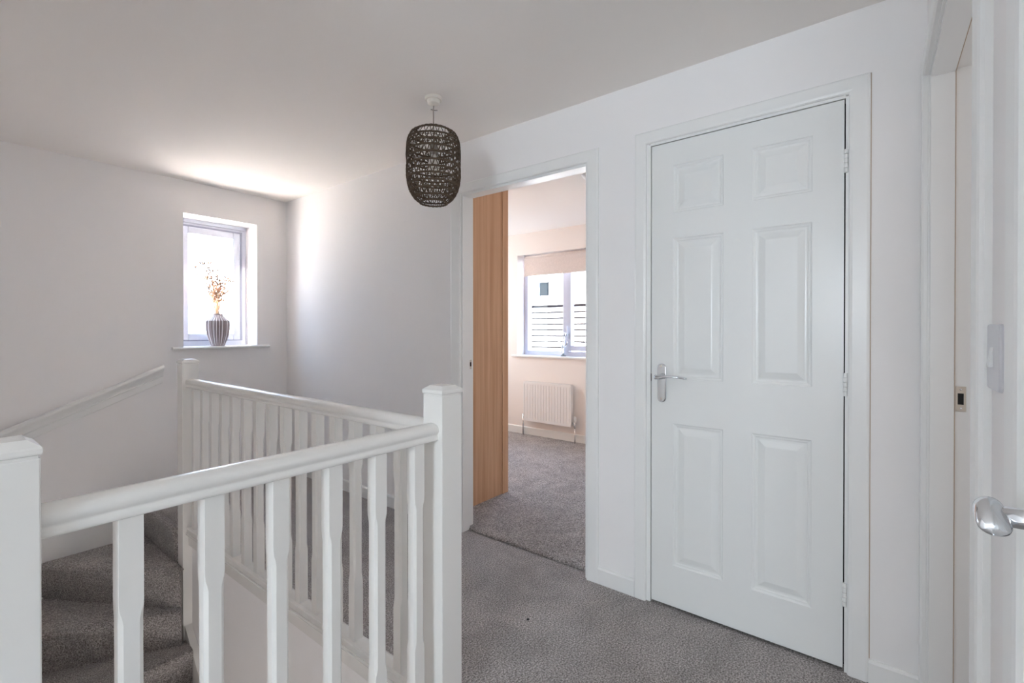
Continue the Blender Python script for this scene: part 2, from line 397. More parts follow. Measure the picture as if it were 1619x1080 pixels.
# --- right doorway (trim_3) in the near wall
r3, bx3 = door_trim('trim_3', 'x', 0.967, 1.968, 0.900, 1.998, 1.990, 2.046, YN, -1, 0.1)
b = NB()
bx3(b, 1.965, 1.995, YN - 0.100, YN, 0, 2.0); bx3(b, 0.942, 0.972, YN - 0.1, YN, 0, 2.0); bx3(b, 0.972, 1.965, YN - 0.1, YN, 1.986, 2.0)
obj('lining', b, M['gloss'], r3, bevel=0.0015)
b = NB()
bx3(b, 1.955, 1.965, YN - 0.062, YN - 0.006, 0, 1.986); bx3(b, 0.972, 0.982, YN - 0.062, YN - 0.006, 0, 1.986); bx3(b, 0.982, 1.955, YN - 0.062, YN - 0.006, 1.976, 1.986)
obj('door_stop', b, M['gloss'], r3, bevel=0.001)
b = NB(); box(b, 1.9552, -0.1860, 0, 1.9649, -0.1842, 1.984); box(b, 0.99, -0.1860, 1.9762, 1.9552, -0.1842, 1.9858); obj('caulk_line', b, M['caulk'], r3)
strike('x', 1.965, -0.1995, 0.981, r3, h=0.076, w=0.024, sgn=-1, slot=.015)
# --- near doorway (trim_4)
r4, bx4 = door_trim('trim_4', 'x', -0.035, 0.667, -0.097, 0.730, 1.990, 2.046, YN, -1, 0.1)
b = NB()
bx4(b, 0.655, 0.692, YN - 0.1, YN - .001, 0, 2.0); bx4(b, -0.065, -0.029, YN - 0.1, YN - .001, 0, 2.0); bx4(b, -0.029, 0.655, YN - 0.1, YN - .001, 1.989, 2.0)
obj('lining', b, M['gloss'], r4)

# ------------------------------------------------------------------ six panel doors
PAN = [(0.1865, 0.793), (0.984, 1.580), (1.688, 1.890)]
def panel_leaf(bm, w, h, z0, P, cols, th=0.035):
    """P(u, depth, z) -> world; depth 0 = face, positive into the leaf"""
    us = [0, cols[0][0], cols[0][1], cols[1][0], cols[1][1], w]
    vs = [z0] + [v for p in PAN for v in p] + [z0 + h]
    cache = {}
    def V(u, d, z):
        k = (round(u, 5), round(d, 5), round(z, 5))
        if k not in cache: cache[k] = bm.verts.new(P(*k))
        return cache[k]
    prof = [(0, 0), (0.003, 0.0035), (0.007, 0.0052), (0.010, 0.0052), (0.014, 0.0085), (0.018, 0.0092), (0.023, 0.0088), (0.044, 0.0020), (0.047, 0.0014)]
    for i in range(5):
        for j in range(len(vs) - 1):
            u0, u1, v0, v1 = us[i], us[i + 1], vs[j], vs[j + 1]
            if i in (1, 3) and j % 2 == 1:
                for (a, da), (c, dc) in zip(prof[:-1], prof[1:]):
                    A = [V(u0 + a, da, v0 + a), V(u1 - a, da, v0 + a), V(u1 - a, da, v1 - a), V(u0 + a, da, v1 - a)]
                    B = [V(u0 + c, dc, v0 + c), V(u1 - c, dc, v0 + c), V(u1 - c, dc, v1 - c), V(u0 + c, dc, v1 - c)]
                    for k in range(4): bm.faces.new((A[k], A[(k + 1) % 4], B[(k + 1) % 4], B[k]))
                bm.faces.new(B)
            else:
                bm.faces.new((V(u0, 0, v0), V(u1, 0, v0), V(u1, 0, v1), V(u0, 0, v1)))
    for i in range(5):
        for z in (z0, z0 + h): bm.faces.new((V(us[i], 0, z), V(us[i + 1], 0, z), V(us[i + 1], th, z), V(us[i], th, z)))
        bm.faces.new((V(us[i], th, z0), V(us[i + 1], th, z0), V(us[i + 1], th, z0 + h), V(us[i], th, z0 + h)))
    for u in (0, w):
        for j in range(len(vs) - 1):
            # side strips
            bm.faces.new((V(u, 0, vs[j]), V(u, 0, vs[j + 1]), bm.verts.new(P(u, th, vs[j + 1])), bm.verts.new(P(u, th, vs[j]))))
def stadium(w, h, n=10):
    r = w / 2; out = []
    for i in range(n + 1): a = PI * i / n; out.append((r * math.cos(a), h / 2 - r + r * math.sin(a)))
    for i in range(n + 1): a = PI + PI * i / n; out.append((r * math.cos(a), -h / 2 + r + r * math.sin(a)))
    return out
def lever_handle(parent, P, sgn):
    """P(u, out, z) with u along the lever direction, out away from the door, z relative to spindle"""
    b = NB()
    rings = []
    for sc, d in ((1.0, 0.0), (1.0, 0.004), (0.93, 0.0065), (0.80, 0.0085)):
        rings.append([P(x * sc * 1.0, d, -0.0275 + (z if sc == 1 else (z - math.copysign(0.019 * (1 - sc), z)))) for x, z in stadium(0.038, 0.168)])
    loft(b, rings)
    pl = obj('back_plate', b, M['chrome'], parent, smooth=True); pl.modifiers.new('es', 'EDGE_SPLIT').split_angle = math.radians(25)
    for zz in (0.045, -0.095):
        b = NB(); rr = []
        for rad, d in ((0.0045, 0.0085), (0.0045, 0.0098), (0.003, 0.0104)): rr.append([P(rad * math.cos(a * PI / 6), d, zz + rad * math.sin(a * PI / 6)) for a in range(12)])
        loft(b, rr); sub('screw', b, M['nickel'], pl, smooth=True)
    b = NB()
    rr = []
    for rad, d in ((0.0125, 0.006), (0.0115, 0.014), (0.010, 0.020), (0.0095, 0.048)): rr.append([P(rad * math.cos(a * PI / 8), d, rad * math.sin(a * PI / 8)) for a in range(16)])
    loft(b, rr)
    rings = []
    path = [(-0.014, 0.047, 0.0, 0.0095, 0.010), (-0.011, 0.049, 0.0, 0.0125, 0.0115), (0.006, 0.051, 0.0, 0.012, 0.011), (0.022, 0.053, 0.003, 0.0095, 0.0085), (0.040, 0.054, 0.0055, 0.008, 0.006), (0.062, 0.052, 0.006, 0.0075, 0.0048),
            (0.085, 0.047, 0.0045, 0.0075, 0.0048), (0.105, 0.040, 0.001, 0.0075, 0.0048), (0.114, 0.034, -0.001, 0.006, 0.004)]
    for u, o, z, ro, rz in path: rings.append([P(u, o + ro * math.cos(a * PI / 8), z + rz * math.sin(a * PI / 8)) for a in range(16)])
    loft(b, rings)
    lv = obj('lever', b, M['chrome'], parent, smooth=True)
    return pl

# door_1: cupboard door
d1 = struct(empty('door_1', (XR, 0.0935, 0.012)), 'white six panel cupboard door with chrome lever handle', 'door')
b = NB(); Y1 = 0.781
panel_leaf(b, Y1 - 0.0935, 1.978, 0.012, lambda u, d, z: (XR + d, Y1 - u, z), ((0.094, 0.294), (0.397, 0.594)))
leaf = obj('door_leaf', b, M['door'], d1)
hd = lever_handle(d1, lambda u, o, z: (XR - o, 0.735 - u, 0.9905 + z), 1)
for zc in (1.7755, 1.0015, 0.2715):
    b = NB()
    for k in range(5):
        z0 = zc - 0.040 + k * 0.0162
        lathe(b, [(0.0058, 0), (0.0066, 0.001), (0.0066, 0.0142), (0.0058, 0.0152)], (XR - 0.005, 0.0885, z0), 12)
    box(b, XR - 0.0015, 0.0945, zc - 0.04, XR + 0.001, 0.0885, zc + 0.04)
    obj('hinge', b, M['gloss'], d1)
b = NB(); box(b, XR + 0.003, 0.7815, 0.965, XR + 0.03, 0.7838, 1.005); obj('latch', b, M['nickel'], d1)
b = NB(); box(b, XR + 0.001, 0.780, 0.968, XR + 0.004, 0.7865, 1.000); obj('latch_gap', b, M['black'], d1)

# door_2: closed door beside the camera; only its handle reaches into the picture
YD = YN - 0.010
d2 = struct(empty('door_2', (0.652, YD, 0.012)), 'white six panel door just beside the viewer with chrome handle', 'door')
b = NB()
panel_leaf(b, 0.678, 1.974, 0.012, lambda u, d, z: (0.652 - u, YD - d, z), ((0.094, 0.290), (0.390, 0.584)))
obj('door_leaf', b, M['door'], d2)
HX, HZ = 0.606, 1.0225
b = NB(); rings = []
for sc, d in ((1.0, 0.0), (1.0, 0.004), (0.9, 0.007)): rings.append([(HX + x * sc, YD + d, HZ - 0.0275 + z * (1 if sc == 1 else .98)) for x, z in stadium(0.038, 0.168)])
loft(b, rings); obj('back_plate', b, M['chrome'], d2)
b = NB()
tube(b, [(HX, YD + 0.004, HZ), (HX, YD + 0.022, HZ), (HX, YD + 0.046, HZ)], [0.0098, 0.0090, 0.0088], 24)
neck = obj('handle_neck', b, M['chrome'], d2, smooth=True)
b = NB(); rings = []
for x, y, z, ry, rz in ((0.0120, .0510, 0.0045, .003, .004), (0.0112, .0510, 0.0042, .0080, .0085), (0.006, .0510, 0.0030, .0108, .0112), (-0.001, .0508, 0.0005, .0115, .0116), (-0.009, .0500, -0.0040, .0118, .0098), (-0.0135, .0495, -0.0068, .0114, .0078), (-0.0165, .0492, -0.0085, .0096, .0058), (-0.0175, .0490, -0.0092, .0055, .0032)):
    rings.append([(HX + x, YD + y + ry * math.cos(a * PI / 16), HZ + z + rz * math.sin(a * PI / 16)) for a in range(32)])
loft(b, rings)
obj('lever', b, M['chrome'], d2, smooth=True)

# ------------------------------------------------------------------ landing window (window_1)
w1 = struct(empty('window_1', (1.4985, 4.2, 1.067)), 'small white casement window above the stairs', 'window')
def frame_rect(b, x0, x1, z0, z1, wd, y0, y1, bottom=None):
    bt = bottom if bottom else wd
    box(b, x0, y0, z0, x0 + wd, y1, z1); box(b, x1 - wd, y0, z0, x1, y1, z1)
    box(b, x0 + wd, y0, z1 - wd, x1 - wd, y1, z1); box(b, x0 + wd, y0, z0, x1 - wd, y1, z0 + bt)
YF = 4.205
b = NB(); frame_rect(b, 1.24, 1.757, 1.060, 2.05, 0.048, YF, YF + 0.07, 0.060)
box(b, 1.252, YF - 0.014, 2.020, 1.745, YF, 2.05)
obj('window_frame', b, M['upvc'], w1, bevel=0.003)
b = NB(); frame_rect(b, 1.272, 1.725, 1.105, 2.005, 0.016, YF - 0.004, YF + 0.05)
obj('gasket', b, M['gasket'], w1)
b = NB(); frame_rect(b, 1.279, 1.703, 1.112, 1.990, 0.052, YF - 0.016, YF + 0.045)
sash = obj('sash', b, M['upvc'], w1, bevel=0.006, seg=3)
b = NB(); box(b, 1.331, YF + 0.012, 1.164, 1.651, YF + 0.018, 1.938)
sub('pane', b, M['glass'], sash)
b = NB(); 
prism(b, [(3.972, 1.052), (3.968, 1.058), (3.972, 1.066), (3.978, 1.068), (4.012, 1.068), (4.012, 1.048), (3.978, 1.048)], 'x', 1.165, 1.845)
box(b, 1.2405, 4.006, 1.0485, 1.7565, YF, 1.068)
obj('window_sill', b, M['gloss'], w1)

# ------------------------------------------------------------------ bedroom window (window_2)
w2 = struct(empty('window_2', (XB + 0.12, 2.65, 0.9)), 'white bedroom window with two lights', 'window')
XF = XB + 0.135
def frame_rect_x(b, y0, y1, z0, z1, wd, x0, x1):
    box(b, x0, y0, z0, x1, y0 + wd, z1); box(b, x0, y1 - wd, z0, x1, y1, z1)
    box(b, x0, y0 + wd, z1 - wd, x1, y1 - wd, z1); box(b, x0, y0 + wd, z0, x1, y1 - wd, z0 + wd)
b = NB(); frame_rect_x(b, 2.02, 3.272, 0.905, 2.046, 0.05, XF, XF + 0.07); box(b, XF, 2.672, 0.955, XF + 0.07, 2.745, 1.996)
obj('window_frame', b, M['upvc_grey'], w2, bevel=0.003)
b = NB(); box(b, XF + 0.03, 2.745, 0.955, XF + 0.036, 3.222, 1.996); obj('pane', b, M['glass'], w2)
b = NB(); frame_rect_x(b, 2.075, 2.690, 0.965, 1.99, 0.056, XF - 0.016, XF + 0.05)
sash = obj('sash', b, M['upvc_grey'], w2, bevel=0.005)
b = NB(); box(b, XF + 0.02, 2.13, 1.02, XF + 0.026, 2.634, 1.936); sub('pane', b, M['glass'], sash)
b = NB(); box(b, XF - 0.024, 2.655, 1.10, XF - 0.016, 2.675, 1.16); tube(b, [(XF - 0.02, 2.665, 1.13), (XF - 0.045, 2.665, 1.13), (XF - 0.047, 2.665, 1.15), (XF - 0.045, 2.665, 1.24)], [0.007, 0.008, 0.008, 0.006], 10)
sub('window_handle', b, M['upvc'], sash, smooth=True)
b = NB(); box(b, XB - 0.025, 1.95, 0.885, XB, 3.345, 0.906); box(b, XB, 2.0205, 0.8855, XF, 3.2715, 0.906)
obj('window_sill', b, M['gloss'], w2, bevel=0.004)

# ------------------------------------------------------------------ bedroom things
rb = tag(empty('roller_blind', (XB + 0.07, 2.6, 2.04)), 'taupe fabric roller blind pulled a little way down in the bedroom window', 'blind')
b = NB(); rings = []
XBL = XB + 0.045
for y in (2.03, 3.205):
    rings.append([(XBL, y, 2.015), (XBL - 0.006, y, 2.0), (XBL, y, 1.95), (XBL, y, 1.822), (XBL + 0.004, y, 1.822), (XBL + 0.004, y, 1.95), (XBL, y, 2.0), (XBL + 0.006, y, 2.015)])
loft(b, rings); obj('fabric', b, M['blind'], rb)
b = NB(); tube(b, [(XBL + 0.022, 2.03, 2.018), (XBL + 0.022, 3.205, 2.018)], 0.022, 20); obj('roller', b, M['blind'], rb, smooth=True)
b = NB(); box(b, XBL - 0.004, 2.03, 1.806, XBL + 0.009, 3.205, 1.823); obj('bottom_bar', b, M['blind'], rb, bevel=0.003)
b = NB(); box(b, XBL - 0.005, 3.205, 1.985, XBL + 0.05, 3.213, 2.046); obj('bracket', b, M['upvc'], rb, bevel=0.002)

rad = tag(empty('radiator', (XB - 0.05, 2.8, 0.175)), 'white ribbed panel radiator below the bedroom window', 'radiator')
b = NB(); y0, y1, z0, z1 = 2.510, 3.122, 0.185, 0.618; n = 17; pts = []
xf = XB - 0.088
poly = [(xf + 0.045, y0)]
stp = (y1 - y0) / n
line = [(xf, y0)]
for i in range(n):
    s = y0 + i * stp
    line += [(xf, s + stp * .20), (xf + 0.004, s + stp * .34), (xf + 0.004, s + stp * .42), (xf, s + stp * .56)]
line.append((xf, y1))
outline = line + [(xf + 0.012, y1), (xf + 0.012, y0)]
loft(b, [[(x, y, z0 + 0.02) for x, y in outline], [(x, y, z1 - 0.02) for x, y in outline]])
box(b, xf - 0.001, y0, z1 - 0.026, xf + 0.012, y1, z1); box(b, xf - 0.001, y0, z0, xf + 0.012, y1, z0 + 0.026)
obj('front_panel', b, M['radiator'], rad)
b = NB(); box(b, xf + 0.013, y0 + 0.004, z0 + 0.01, xf + 0.055, y1 - 0.004, z1 - 0.005); obj('convector', b, M['radiator'], rad)
b = NB()
for i in range(40): box(b, xf + 0.006, y0 + 0.01 + i * 0.0149, z1 - 0.003, xf + 0.056, y0 + 0.0175 + i * 0.0149, z1 + 0.003)
obj('top_grille', b, M['radiator'], rad)
for yy, s in ((y0 + 0.1, 1), (y1 - 0.1, 1)):
    b = NB(); box(b, xf + 0.055, yy - 0.015, z0 + 0.04, XB, yy + 0.015, z1 - 0.06); obj('bracket', b, M['radiator'], rad)
b = NB(); zc = z0 + 0.035
tube(b, [(xf + 0.035, y0, zc), (xf + 0.035, y0 - 0.028, zc)], 0.009, 12); tube(b, [(xf + 0.035, y0 - 0.028, zc - 0.05), (xf + 0.035, y0 - 0.028, zc + 0.015)], 0.010, 12)
tube(b, [(xf + 0.035, y0 - 0.028, zc - 0.05), (xf + 0.035, y0 - 0.028, 0.012)], 0.007, 12)
va = obj('valve', b, M['chrome'], rad, smooth=True)
b = NB(); lathe(b, [(0.010, 0), (0.016, 0.004), (0.0175, 0.03), (0.016, 0.055), (0.010, 0.06)], (xf + 0.035, y0 - 0.028, zc + 0.012), 18); sub('thermostat_head', b, M['plastic'], va, smooth=True)
b = NB(); tube(b, [(xf + 0.035, y1, zc), (xf + 0.035, y1 + 0.028, zc)], 0.009, 12); tube(b, [(xf + 0.035, y1 + 0.028, 0.012), (xf + 0.035, y1 + 0.028, zc + 0.03)], 0.009, 12)
obj('valve', b, M['chrome'], rad, smooth=True)

wd = tag(empty('wardrobe', (2.4, 2.4, 0.015)), 'tall oak wardrobe just inside the bedroom doorway', 'wardrobe')
b = NB(); box(b, 2.115, 2.128, 0.015, 2.618, 2.146, CEIL - 0.004); obj('end_panel', b, M['oak'], wd)
b = NB(); box(b, 2.6205, 2.122, 0.015, 2.684, 2.140, CEIL - 0.004); obj('filler_strip', b, M['oak'], wd, bevel=0.001)
b = NB(); box(b, 2.115, 2.147, 0.015, 2.60, 3.95, CEIL - 0.004); obj('carcass', b, M['oak'], wd)
for k in range(3):
    b = NB(); box(b, 2.602, 2.149 + k * 0.6, 0.08, 2.622, 2.745 + k * 0.6, CEIL - 0.02)
    dr = obj('door', b, M['oak'], wd, bevel=0.002)

al = tag(empty('smoke_alarm', (2.97, 1.62, CEIL)), 'round white smoke alarm on the bedroom ceiling', 'smoke alarm')
b = NB(); lathe(b, [(0.058, 0), (0.060, -0.006), (0.058, -0.012), (0.046, -0.026), (0.030, -0.032), (0.001, -0.034)], (2.965, 1.603, CEIL), 32); obj('cover', b, M['plastic'], al, smooth=True)
b = NB(); lathe(b, [(0.064, 0), (0.064, -0.005), (0.06, -0.006)], (2.965, 1.603, CEIL), 32); obj('base', b, M['plastic'], al)

# clear glass ornament on the bedroom sill
orn = tag(empty('glass_ornament', (XB + 0.07, 2.705, 0.906)), 'small clear branching glass ornament on the bedroom window sill', 'ornament')
ox, oy, oz = XB + 0.075, 2.705, 0.906
b = NB(); lathe(b, [(0.034, 0), (0.036, 0.006), (0.020, 0.016), (0.011, 0.026), (0.001, 0.028)], (ox, oy, oz), 20); obj('base', b, M['orn'], orn, smooth=True)
b = NB()
tube(b, [(ox, oy, oz + .02), (ox, oy + .006, oz + .07), (ox, oy - .004, oz + .13), (ox, oy - .012, oz + .19), (ox, oy - .020, oz + .235)], [.012, .014, .012, .010, .007], 10)
bmesh.ops.create_uvsphere(b, u_segments=12, v_segments=8, radius=0.017, matrix=Matrix.Translation((ox, oy - .022, oz + .245)))
obj('body', b, M['orn'], orn, smooth=True)
for s, l in ((1, .055), (-1, .05), (1, .035)):
    b = NB(); q = .08 + .02 * l * 20
    tube(b, [(ox, oy, oz + q), (ox, oy + s * l * .6, oz + q + .01), (ox, oy + s * l, oz + q + .045)], [.008, .008, .006], 8)
    bmesh.ops.create_uvsphere(b, u_segments=10, v_segments=6, radius=0.011, matrix=Matrix.Translation((ox, oy + s * l, oz + q + .05)))
    obj('branch', b, M['orn'], orn, smooth=True)

# ------------------------------------------------------------------ balustrade
RZ0, RZ1 = 0.847, 0.899
half = [(0.0235, 0.0), (0.0265, 0.002), (0.0275, 0.006), (0.0270, 0.011), (0.0240, 0.0150), (0.0232, 0.0175), (0.0245, 0.0205), (0.0280, 0.0250), (0.0295, 0.0310), (0.0285, 0.0380), (0.0240, 0.0450), (0.0170, 0.0495), (0.0080, 0.0517), (0.0, 0.0522)]
prof = half + [(-x, z) for x, z in half[-2::-1]]
def newel(name_label, x0, y0, z_bot, zc=0.0):
    r = tag(empty('newel_post', (x0 + 0.0435, y0 + 0.0435, z_bot)), name_label, 'newel post', 'white square newel posts of the stair railing')
    b = NB(); box(b, x0, y0, z_bot, x0 + 0.087, y0 + 0.087, 0.985 + zc); obj('post', b, M['rail'], r, bevel=0.0025)
    b = NB(); cx, cy = x0 + 0.0435, y0 + 0.0435; rings = []
    for h_, z in ((0.041, 0.983), (0.041, 0.9895), (0.0452, 0.9905), (0.0462, 0.994), (0.0462, 1.000), (0.0445, 1.003), (0.032, 1.012), (0.029, 1.0145)):
        rings.append([(cx - h_, cy - h_, z + zc), (cx + h_, cy - h_, z + zc), (cx + h_, cy + h_, z + zc), (cx - h_, cy + h_, z + zc)])
    loft(b, rings); obj('cap', b, M['rail'], r, bevel=0.0012)
    return r
newel('white newel post cut by the left edge of the photo, nearest to the viewer', 0.0445, 1.060, -0.28)
newel('white newel post at the corner where both railings meet', 1.012, 1.060, -0.28)
newel('white newel post at the head of the stairs, farthest away, below the small window', 1.005, 3.268, -0.82)
b_rings = [(0.0, 0.0006), (0.222, 0.0006), (0.236, 0.002), (0.246, 0.0048), (0.258, 0.0070), (0.652, 0.0070), (0.664, 0.0048), (0.674, 0.002), (0.688, 0.0006)]
def baluster_bm(x, y, z0=0.004):
    b = NB(); rings = []; h_ = 0.019
    for z, c in b_rings + [(RZ0 + 0.004, 0.0006)]:
        z = max(z, z0); k = h_
        rings.append([(x - k + c, y - k, z), (x + k - c, y - k, z), (x + k, y - k + c, z), (x + k, y + k - c, z), (x + k - c, y + k, z), (x - k + c, y + k, z), (x - k, y + k - c, z), (x - k, y - k + c, z)])
    loft(b, rings); return b
def copies(proto_obj, root, places, src):
    for (dx, dy) in places:
        o = proto_obj.copy(); COL.objects.link(o); o.parent = root; o.matrix_parent_inverse = proto_obj.matrix_parent_inverse.copy()
        o.location = (proto_obj.location.x + dx, proto_obj.location.y + dy, proto_obj.location.z)
YC = 1.1035
fr = tag(empty('stair_railing', (0.57, YC, 0.0)), 'front white railing nearest the viewer, between the left edge post and the corner post', 'railing', 'white railings around the stair well')
b = NB(); loft(b, [[(x, YC + u, RZ0 + v) for u, v in prof] for x in (0.1315, 1.012)]); obj('handrail', b, M['rail'], fr, smooth=True).modifiers.new('es', 'EDGE_SPLIT').split_angle = math.radians(50)
base_prof = [(-0.031, -0.022), (-0.031, 0.0), (-0.028, 0.004), (-0.019, 0.007), (0.019, 0.007), (0.028, 0.004), (0.031, 0.0), (0.031, -0.022)]
b = NB(); loft(b, [[(x, YC + u, v) for u, v in base_prof] for x in (0.1315, 1.012)]); obj('base_rail', b, M['rail'], fr)
p0 = obj('baluster', baluster_bm(0.2523, YC), M['rail'], fr)
copies(p0, fr, [(0.1382 * i, 0) for i in range(1, 6)], None)
XC = 1.0555
rr_ = tag(empty('stair_railing', (XC, 2.2, 0.0)), 'rear white railing running away along the landing to the far newel post', 'railing', 'white railings around the stair well')
b = NB()
rings = []
for y, xc in ((1.147, XC), (3.268, XC - 0.006)): rings.append([(xc + u, y, RZ0 + v) for u, v in prof])
loft(b, rings); obj('handrail', b, M['rail'], rr_, smooth=True).modifiers.new('es', 'EDGE_SPLIT').split_angle = math.radians(50)
b = NB(); loft(b, [[(XC + u, y, v) for u, v in base_prof] for y in (1.147, 3.268)]); obj('base_rail', b, M['rail'], rr_)
b = NB(); rings = []
fp = [(1.056, -0.022), (1.022, -0.022), (1.018, -0.028), (1.022, -0.036), (1.032, -0.042), (1.034, -0.050), (1.034, -0.100), (1.037, -0.104), (1.056, -0.104)]
loft(b, [[(x, y, z) for x, z in fp] for y in (1.147, 3.268)]); obj('fascia', b, M['rail'], rr_)
p1 = obj('baluster', baluster_bm(XC, 1.176), M['rail'], rr_)
copies(p1, rr_, [(0, 0.1352 * i) for i in range(1, 16)], None)

# ------------------------------------------------------------------ stairs: carpeted winders
st = tag(empty('staircase', (0.55, 3.3, -2.6)), 'winding carpeted staircase going down between the railings', 'staircase')
PV = Vector((0.978, 3.212))
def carpet_step(poly, z_top, z_bot, nose_edges):
    """poly: list of (x,y) ccw; edges listed in nose_edges get a rounded, projecting carpet nosing"""
    b = NB(); n = len(poly); rings = []
    c = Vector((sum(p[0] for p in poly) / n, sum(p[1] for p in poly) / n))
    def off(d):
        out = []
        for i in range(n):
            p = Vector(poly[i]); prev_on = ((i - 1) % n) in nose_edges; on = i in nose_edges
            sh = Vector((0, 0))
            for e, flag in (((i - 1) % n, prev_on), (i, on)):
                if flag:
                    a = Vector(poly[e]); q = Vector(poly[(e + 1) % n]); t = (q - a).normalized(); nn = Vector((t.y, -t.x)); sh = nn
            out.append(p + sh * d)
        return out
    lv = [(z_bot, 0.0), (z_top - 0.221, 0.0), (z_top - 0.218, -0.007), (z_top - 0.211, -0.007), (z_top - 0.204, 0.0), (z_top - 0.090, 0.0), (z_top - 0.060, 0.006), (z_top - 0.040, 0.013), (z_top - 0.024, 0.015), (z_top - 0.011, 0.011), (z_top - 0.004, 0.002), (z_top - 0.001, -0.010), (z_top, -0.024)]
    for z, d in lv: rings.append([(p.x, p.y, z) for p in off(d)])
    loft(b, rings); return b
YW, XWL = YL - 0.0005, XS + 0.001
def hit(ang):
    """point where the ray from the pivot at angle ang leaves the well rectangle (ang in degrees)"""
    a = math.radians(ang); dx, dy = math.cos(a), math.sin(a); best = 1e9
    if dx < 0: best = min(best, (XWL - PV.x) / dx)
    if dy > 1e-6: best = min(best, (YW - PV.y) / dy)
    return (PV.x + dx * best, PV.y + dy * best)
A = [90, 122, 148.5, 180]
tl = (XWL, YW); pv = (PV.x, PV.y)
h = [hit(a) for a in A]
# top landing nosing
b = carpet_step([(0.990, 3.358), (1.02, 3.358), (1.02, YW), (0.990, YW)], 0.0, -0.24, [3])
obj('step', b, M['carpet'], st, smooth=True).modifiers.new('es', 'EDGE_SPLIT').split_angle = math.radians(60)
# step 1: between 90 and 122 deg (wall y=YW); edge order ccw: pv -> h0 -> h1 ; nosing on h1->pv
steps = [([pv, (0.9995, 3.262), (0.9995, YW), h[1]], -0.22, [3]),
         ([pv, h[1], tl, h[2]] if h[2][0] <= XWL + 1e-4 else [pv, h[1], h[2]], -0.44, [3] if h[2][0] <= XWL + 1e-4 else [2]),
         ([pv, h[2], (XWL, PV.y), (XWL, PV.y - 0.07), (1.012, PV.y - 0.07), (1.012, 3.262)], -0.66, [3])]
for poly, zt, ne in steps:
    o = obj('step', carpet_step(poly, zt, zt - 0.45, ne), M['carpet'], st, smooth=True); o.modifiers.new('es', 'EDGE_SPLIT').split_angle = math.radians(60)
for k in range(7):
    y1 = PV.y - 0.07 - 0.225 * k
    o = obj('step', carpet_step([(XWL, y1), (XWL, y1 - 0.225), (1.012, y1 - 0.225), (1.012, y1)], -0.88 - 0.22 * k, -1.33 - 0.22 * k if k < 6 else -2.6, [1]), M['carpet'], st, smooth=True)
    o.modifiers.new('es', 'EDGE_SPLIT').split_angle = math.radians(60)
# right hand string (board down the flight) and the wall string on the window wall
b = NB(); prism(b, [(3.268, -0.58), (3.268, -1.10), (1.20, -2.6), (1.20, -2.50)], 'x', 1.014, 1.050); obj('string_board', b, M['rail'], st)
b = NB(); prism(b, [(1.0, -0.30), (1.0, 0.100), (0.80, 0.100), (0.30, -0.155), (XS + .01, -0.30), (XS + .01, -0.60), (0.6, -0.60)], 'y', YL - 0.014, YL - 0.0005)
obj('wall_string', b, M['gloss'], st)

# ------------------------------------------------------------------ wall handrail
hr = tag(empty('wall_handrail', (0.7, YL, 0.75)), 'white moulded handrail sloping down the wall below the small window', 'handrail')
sl = 0.431
def hrx(profile, xa=1.108, xb=XS + 0.0):
    b = NB(); rings = []
    for x in (xa, xb):
        zt = 0.937 + sl * (x - 1.108)
        rings.append([(x, YL - d, zt + z) for d, z in profile])
    loft(b, rings); return b
obj('moulded_rail', hrx([(0, 0.0), (0.012, 0.006), (0.034, 0.008), (0.050, 0.004), (0.058, -0.006), (0.058, -0.014), (0.050, -0.024), (0.038, -0.038), (0.030, -0.052), (0.027, -0.062), (0.0, -0.062)]), M['gloss'], hr)
obj('bead', hrx([(0, -0.062), (0.026, -0.062), (0.028, -0.067), (0.024, -0.072), (0, -0.072)]), M['gloss'], hr)
obj('backing_board', hrx([(0, -0.072), (0.020, -0.072), (0.020, -0.114), (0.016, -0.118), (0, -0.118)]), M['gloss'], hr)

# ------------------------------------------------------------------ pendant lamp
PX, PY = 1.531, 1.660
pd = tag(empty('pendant_lamp', (PX, PY, CEIL)), 'dark brown woven rope pendant lamp hanging from the landing ceiling', 'lamp')
b = NB(); lathe(b, [(0.040, 0), (0.040, -0.008), (0.038, -0.014), (0.030, -0.0145), (0.027, -0.030), (0.020, -0.034), (0.004, -0.038), (0.001, -0.038)], (PX - 0.004, PY - 0.004, CEIL), 28); obj('ceiling_rose', b, M['rose'], pd, smooth=True).modifiers.new('es', 'EDGE_SPLIT').split_angle = math.radians(40)
b = NB(); tube(b, [(PX - 0.004, PY - 0.004, CEIL - 0.03), (PX - .002, PY - .002, CEIL - .1), (PX, PY, 2.06)], 0.0026, 8)
tube(b, [(PX + 0.014, PY - 0.012, CEIL - 0.056), (PX - 0.002, PY - .002, CEIL - 0.058), (PX - 0.010, PY + 0.008, CEIL - 0.054)], 0.0022, 6)
obj('cord', b, M['inner'], pd, smooth=True)
b = NB(); lathe(b, [(0.008, 0.062), (0.016, 0.055), (0.019, 0.03), (0.021, 0.0), (0.019, -0.002)], (PX, PY, 2.02), 20); obj('lampholder', b, M['inner'], pd, smooth=True)
b = NB(); lathe(b, [(0.013, 0.0), (0.016, -0.02), (0.030, -0.05), (0.031, -0.065), (0.024, -0.085), (0.001, -0.092)], (PX, PY, 2.02), 24); obj('bulb', b, M['bulb'], pd, smooth=True)
ZT, ZB, RM = 2.128, 1.792, 0.1255
sprof = [(0.078, ZT), (0.097, ZT - 0.007), (0.111, ZT - 0.020), (0.1195, ZT - 0.040), (0.1235, ZT - 0.066), (RM, ZT - 0.100), (RM, ZB + 0.125), (0.1225, ZB + 0.092), (0.114, ZB + 0.060), (0.101, ZB + 0.033), (0.084, ZB + 0.013), (0.064, ZB)]
L_ = [0]
for (r0, z0), (r1_, z1_) in zip(sprof[:-1], sprof[1:]): L_.append(L_[-1] + math.hypot(r1_ - r0, z1_ - z0))
